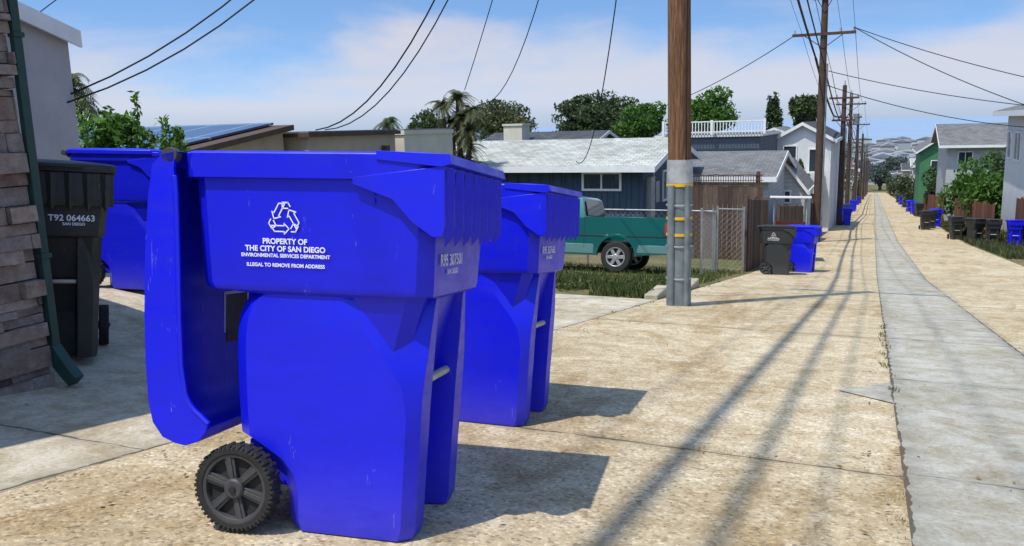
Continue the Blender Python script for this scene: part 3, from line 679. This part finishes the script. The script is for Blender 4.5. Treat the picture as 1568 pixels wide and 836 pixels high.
# ------------------------------------------------------------------ vegetation
def leaves(center,radii,n,leaf,clumps=26,crad=.38):
    C=np.array(center); Rr=np.array(radii)
    d=rng.normal(size=(clumps,3)); d/=np.linalg.norm(d,axis=1)[:,None]
    cc=C+d*Rr*(rng.uniform(.35,.85,(clumps,1)))
    cr=crad*rng.uniform(.6,1.25,clumps)
    idx=rng.integers(0,clumps,n); e=rng.normal(size=(n,3)); e/=np.linalg.norm(e,axis=1)[:,None]
    p=cc[idx]+e*Rr*(cr[idx]*rng.uniform(.55,1.05,n))[:,None]
    a=rng.normal(size=(n,3))+e*.2; a/=np.linalg.norm(a,axis=1)[:,None]
    b=np.cross(a,rng.normal(size=(n,3))); b/=np.linalg.norm(b,axis=1)[:,None]
    L=leaf*rng.uniform(.6,1.3,n)[:,None]
    return np.stack([p-a*L,p+b*L*.45,p+a*L,p-b*L*.45],axis=1)
m_bark=simple('bark',(.12,.085,.06),.95,.3,6,.6,30)
lf_dk=leafmat('leaf_dark',(.035,.06,.022),(.12,.17,.055))
lf_br=leafmat('leaf_bright',(.04,.10,.015),(.15,.30,.04))
lf_ol=leafmat('leaf_olive',(.05,.065,.025),(.17,.18,.07))
lf_far=leafmat('leaf_far_hazed',hazed((.03,.05,.02),.2),hazed((.09,.13,.05),.2))  # far foliage, haze mixed into both leaf tones
def tree(name,c,s,ztop,zbot,r,n=4000,leaf=.2,mat=None,clumps=26,crad=.38):
    mat=mat or lf_dk; z=gz(c,s); mb=MB(); zc=(ztop+zbot)/2
    mb.tube([(c,s,z-.2),(c+.1,s,z+(zbot-z)*.6),(c,s,zc)],[r*.10,r*.075,r*.03],8,1)
    for k in range(6):
        a=k*1.05; mb.tube([(c,s,zbot-.1*r),(c+.35*r*math.cos(a),s+.35*r*math.sin(a),zc-.1*r),(c+.7*r*math.cos(a),s+.7*r*math.sin(a),zc+U(-.1,.3)*r)],[r*.05,r*.03,r*.012],6,1)
    mb.quads(leaves((c,s,zc),(r,r,(ztop-zbot)/2),n,leaf,clumps,crad),0)
    return mb.obj(name,[mat,m_bark])
tree('broadleaf_tree',-28.6,64,2.6,-1.2,3.2,6000,.17,lf_ol)
tree('broadleaf_tree',-24.4,76.4,3.3,-2.2,5.6,12000,.22,lf_dk,54,.27)
tree('broadleaf_tree',-15.4,58.8,1.8,-1.6,2.1,3800,.17,lf_br)
tree('broadleaf_tree',-10.9,60.8,2.3,-.8,2.5,4000,.17,lf_br)
tree('broadleaf_tree',-13,66,1.7,-1.5,2.5,3800,.17,lf_dk)
tree('broadleaf_tree',-36,80,2.6,-1.5,3.4,4000,.22,lf_dk)
tree('cypress_tree',-7.9,73,2.8,-2.5,.75,2200,.16,lf_dk,18,.4)
tree('pine_tree',-6.1,74,2.6,-1.5,1.3,2200,.2,lf_dk,12,.4); tree('pine_tree',-5.2,76,2.3,-1.5,.8,1500,.2,lf_dk,12,.4)
tree('broadleaf_tree',-29.7,52.5,1.35,-.8,1.6,2500,.17,lf_dk)
tree('citrus_tree',-10.1,9.0,.35,-1.2,.85,5200,.06,lf_br,34,.3)
tree('broadleaf_tree',-11.6,9.0,.45,-1.3,.8,3500,.06,lf_br,30,.3)
mb=MB()
for (c,s,h) in ((-10.5,8.6,.55),(-10.25,8.8,.35),(-9.75,8.9,.58),(-9.45,9.1,.25),(-9.3,9.2,.1)):
    mb.tube([(c,s,-.6),(c+.03,s,h)],[.012,.005],5,1)
    n=90; p=np.stack([np.full(n,c),np.full(n,s),rng.uniform(-.3,h+.04,n)],1)+rng.normal(size=(n,3))*.035
    a=rng.normal(size=(n,3)); a/=np.linalg.norm(a,axis=1)[:,None]; b=np.cross(a,rng.normal(size=(n,3))); b/=np.linalg.norm(b,axis=1)[:,None]
    mb.quads(np.stack([p-a*.06,p+b*.025,p+a*.06,p-b*.025],1),0)
mb.obj('tree_shoots',[lf_br,m_bark])
def palm(name,c,s,zt,fr,nf=26,mat=None,heads=None,tr=.12,droop=.8):
    mb=MB(); z=gz(c,s)
    heads=heads or [(0,0,zt)]
    for hx,hy,hz in heads:
        mb.tube([(c,s,z-.2),(c+hx*.6,s+hy*.6,z+(hz-z)*.6),(c+hx,s+hy,hz)],[tr*1.2,tr,tr*.8],8,1)
        for k in range(nf):
            a=U(0,6.283); el=U(-.6,1.35); L=fr*U(.7,1.2)
            d=Vector((math.cos(a)*math.cos(el),math.sin(a)*math.cos(el),math.sin(el))); side=Vector((-math.sin(a),math.cos(a),0))
            P=[Vector((c+hx,s+hy,hz))+d*L*t-Vector((0,0,droop*L*t*t)) for t in [i/7 for i in range(8)]]
            for i in range(7):
                p0,p1=P[i],P[i+1]
                for j in range(3):
                    q=p0+(p1-p0)*(j/3)
                    for sg in (-1,1):
                        lw=fr*.32*(1-.7*i/7)*U(.8,1.1); tip=q+side*sg*lw+(p1-p0)*.9-Vector((0,0,lw*.35))
                        w=(p1-p0)*.3
                        mb.add([q,q+w,tip],[(0,1,2)],0)
    return mb.obj(name,[mat or lf_ol,m_bark])
palm('palm_tree',-22.2,17.8,1.6,1.4,34)
palm('palm_tree',-32,51.4,.6,1.4,34,lf_dk)
palm('yucca_tree',-12.8,24.9,.9,.66,32,lf_ol,[(0,0,1.05),(-.6,0,.85),(.5,.1,.6),(.1,0,.4),(-.35,.2,.2),(.4,0,-.05),(-.15,-.1,-.3),(.3,.1,-.55),(-.4,0,-.75),(.1,0,-1.05),(.45,0,-1.25),(-.35,0,-1.45)],.07,.6)
def bush(name,c,s,r,h,n=3000,leaf=.12,mat=None):
    mb=MB(); z=gz(c,s)
    for k in range(5): mb.tube([(c,s,z-.1),(c+U(-.6,.6)*r,s+U(-.6,.6)*r,z+h*.7)],[.05,.02],5,1)
    mb.quads(leaves((c,s,z+h*.5),(r,r,h*.55),n,leaf,24,.42),0); return mb.obj(name,[mat or lf_br,m_bark])
for c,s,r,h in ((6.6,54,2.0,3.6),(8.2,57,2.2,3.8),(7.0,62,2.2,4.0),(6.2,67,1.6,3.4),(9.5,52,1.8,3.2),(5.8,85,2.0,4.5)): bush('shrub',c,s,r,h,3500,.16,random.choice([lf_br,lf_dk]))
for c,s in ((4.5,45.5),(4.6,47.2),(4.5,49.2),(4.6,51.2),(4.4,53)): bush('dry_bush',c,s,.6,.9,1200,.09,lf_ol)
bush('balcony_shrub',-3.9,49.3,.7,3.9,1800,.14,lf_dk)
for c,s,r,h in ((-3.6,64,1.2,3.5),(4.9,106,1.8,4),(-3.7,120,1.4,4.5),(4.8,150,1.6,5),(-3.5,180,1.8,5),(4.8,215,2,5),(-3.6,240,2,6),(5.2,270,2.4,6)): bush('shrub',c,s,r,h,1800,.2,lf_dk)
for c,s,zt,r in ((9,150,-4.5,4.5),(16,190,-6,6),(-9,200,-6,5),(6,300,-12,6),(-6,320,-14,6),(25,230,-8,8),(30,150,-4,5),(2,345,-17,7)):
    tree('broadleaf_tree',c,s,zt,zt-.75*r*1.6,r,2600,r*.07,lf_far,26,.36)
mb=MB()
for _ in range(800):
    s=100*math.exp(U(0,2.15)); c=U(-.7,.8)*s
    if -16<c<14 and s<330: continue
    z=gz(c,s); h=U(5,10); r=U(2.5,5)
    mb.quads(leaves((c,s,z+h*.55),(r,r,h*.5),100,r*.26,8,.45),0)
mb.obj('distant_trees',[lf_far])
lf_gr=leafmat('groundcover',(.05,.075,.02),(.20,.22,.06))
def blades(mb,c0,c1,s0,s1,n,h,mat=0):
    P=[]
    for _ in range(n):
        c,s=U(c0,c1),U(s0,s1); z=gz(c,s); a=U(0,6.28); w=h*U(.06,.14); L=h*U(.5,1.3); lx,ly=U(-.5,.5)*L,U(-.5,.5)*L
        dx,dy=math.cos(a)*w,math.sin(a)*w
        P.append([(c-dx,s-dy,z),(c+dx,s+dy,z),(c+lx+dx*.3,s+ly+dy*.3,z+L),(c+lx-dx*.3,s+ly-dy*.3,z+L)])
    mb.quads(np.array(P),mat)
mb=MB()
blades(mb,-9.5,-3.3,11.6,13.8,9000,.15); blades(mb,-3.6,-2.75,10.7,16,3500,.12); blades(mb,-10,-2.7,13.8,20,6000,.08)
for _ in range(60):
    c,s=U(-7,-2.9),U(11.2,13.6); mb.quads(leaves((c,s,gz(c,s)+.06),(.25,.25,.09),70,.035,6,.5),0)
mb.obj('groundcover_plants',[lf_gr])
mb=MB()
for _ in range(75):
    k=R()
    if k<.4: c,s=U(.11,.17),U(1.0,9)
    elif k<.6: c,s=U(-.9,-.1),3.27+U(-.02,.02)
    elif k<.8: c,s=U(-2.6,-2.5),U(8.5,18)
    else: c,s=U(3.6,4.2),U(6,40)
    blades(mb,c-.03,c+.03,s-.05,s+.05,16,.014 if s<5 else .03)
mb.obj('joint_weeds',[lf_gr])
# small dry leaves, grit and pebbles blown on the paving
m_lit=NT('leaf_litter'); m_lit.set(.9,0,.2); m_lit.color(m_lit.ramp(m_lit.island(),[(0,(.10,.06,.03)),(.5,(.24,.16,.08)),(1,(.40,.34,.26))])); m_lit=m_lit.m
P=[]
for _ in range(900):
    k=R()
    if k<.45: c,s=-2.5+abs(random.gauss(0,.28)),U(1,19)
    elif k<.6: c,s=.15+random.gauss(0,.10),U(1,14)
    elif k<.75: c,s=U(-2,3.6),3.27+round(U(-.4,3.4))*4.6+random.gauss(0,.05)
    elif k<.85: c,s=U(-6,-3.3),U(2,9)
    else: c,s=U(-2.4,3.8),U(1.5,18)
    z=gz(c,s)+.015; r=U(.003,.010); a=U(0,6.28); tz=U(0,.006)
    P.append([(c+r*math.cos(a+i*1.57)*(1.6 if i%2 else .8),s+r*math.sin(a+i*1.57)*(1.6 if i%2 else .8),z+(tz if i<2 else 0)) for i in range(4)])
mb=MB(); mb.quads(np.array(P),0); mb.obj('leaf_litter',[m_lit])
mb=MB(); blades(mb,4.0,5.2,30,62,5000,.22); blades(mb,5.4,9,40,60,5000,.3); mb.obj('dry_grass',[lf_ol])
# ------------------------------------------------------------------ world, sun, camera
sun_dir=Vector((.229,.472,-1.18)).normalized()
w=bpy.data.worlds.new('World'); scene.world=w; w.use_nodes=True; t=w.node_tree; t.nodes.clear()
def N(k,**kw):
    x=t.nodes.new(k)
    for a,b in kw.items(): setattr(x,a,b)
    return x
def MA(op,a,b=0.,c=0.,clamp=False):
    x=N('ShaderNodeMath',operation=op,use_clamp=clamp)
    for i,v in enumerate((a,b,c)):
        if isinstance(v,(int,float)): x.inputs[i].default_value=v
        else: t.links.new(v,x.inputs[i])
    return x.outputs[0]
tc=N('ShaderNodeTexCoord'); sp=N('ShaderNodeSeparateXYZ'); t.links.new(tc.outputs['Generated'],sp.inputs[0])
zz=MA('MAXIMUM',sp.outputs['Z'],0.0)
cb=N('ShaderNodeCombineXYZ'); t.links.new(sp.outputs['X'],cb.inputs[0]); t.links.new(sp.outputs['Y'],cb.inputs[1]); t.links.new(MA('MULTIPLY_ADD',zz,2.0,.10),cb.inputs[2])
nm=N('ShaderNodeVectorMath',operation='NORMALIZE'); t.links.new(cb.outputs[0],nm.inputs[0])
sky=N('ShaderNodeTexSky',sky_type='NISHITA',sun_disc=False,sun_elevation=math.radians(66),sun_rotation=math.radians(206))
t.links.new(nm.outputs[0],sky.inputs['Vector'])
sk2=N('ShaderNodeVectorMath',operation='MULTIPLY'); sk2.inputs[1].default_value=(1.0,1.35,1.6); t.links.new(sky.outputs[0],sk2.inputs[0])
mp=N('ShaderNodeMapping'); mp.inputs['Scale'].default_value=(2.4,2.4,9); t.links.new(tc.outputs['Generated'],mp.inputs[0])
no=N('ShaderNodeTexNoise'); no.inputs['Scale'].default_value=1.5; no.inputs['Detail'].default_value=7; no.inputs['Roughness'].default_value=.52; no.inputs['Distortion'].default_value=.4
t.links.new(mp.outputs[0],no.inputs['Vector'])
h=MA('ADD',zz,MA('MULTIPLY_ADD',no.outputs['Fac'],.30,-.15)); h=MA('SUBTRACT',h,MA('MULTIPLY_ADD',sp.outputs['X'],.05,.030))
rp=N('ShaderNodeValToRGB'); rp.color_ramp.interpolation='EASE'; e=rp.color_ramp.elements; e[0].position=.02; e[0].color=(.95,)*3+(1,); e[1].position=.13; e[1].color=(.05,.05,.05,1); t.links.new(h,rp.inputs[0])
cr_=N('ShaderNodeValToRGB'); e=cr_.color_ramp.elements; e[0].position=0; e[0].color=(.44,.54,.70,1); e[1].position=.12; e[1].color=(.67,.66,.74,1)
x=e.new(.03); x.color=(.64,.68,.79,1); t.links.new(zz,cr_.inputs[0])
sc=N('ShaderNodeVectorMath',operation='SCALE'); sc.inputs['Scale'].default_value=7.9; t.links.new(cr_.outputs[0],sc.inputs[0])
mx=N('ShaderNodeMix',data_type='RGBA'); t.links.new(rp.outputs[0],mx.inputs[0]); t.links.new(sk2.outputs[0],mx.inputs[6]); t.links.new(sc.outputs[0],mx.inputs[7])
bg=N('ShaderNodeBackground'); bg.inputs[1].default_value=.13; t.links.new(mx.outputs[2],bg.inputs[0])
o=N('ShaderNodeOutputWorld'); t.links.new(bg.outputs[0],o.inputs[0])
sl=bpy.data.lights.new('sun','SUN'); sl.energy=4.5; sl.angle=math.radians(.5); sl.color=(1,.95,.87)
so=bpy.data.objects.new('sun',sl); COL.objects.link(so); so.rotation_euler=sun_dir.to_track_quat('-Z','Y').to_euler()
cd=bpy.data.cameras.new('camera'); cam=bpy.data.objects.new('camera',cd); COL.objects.link(cam)
cd.lens=29.0; cd.sensor_width=36; cd.clip_start=.05; cd.clip_end=80000
cam.matrix_world=Matrix.Rotation(math.radians(23.8),4,'Z')@Matrix.Rotation(math.radians(80),4,'X')@Matrix.Rotation(math.radians(-1.5),4,'Z')
scene.camera=cam
scene.view_settings.view_transform='Standard'; scene.view_settings.look='None'; scene.view_settings.exposure=0; scene.view_settings.gamma=1
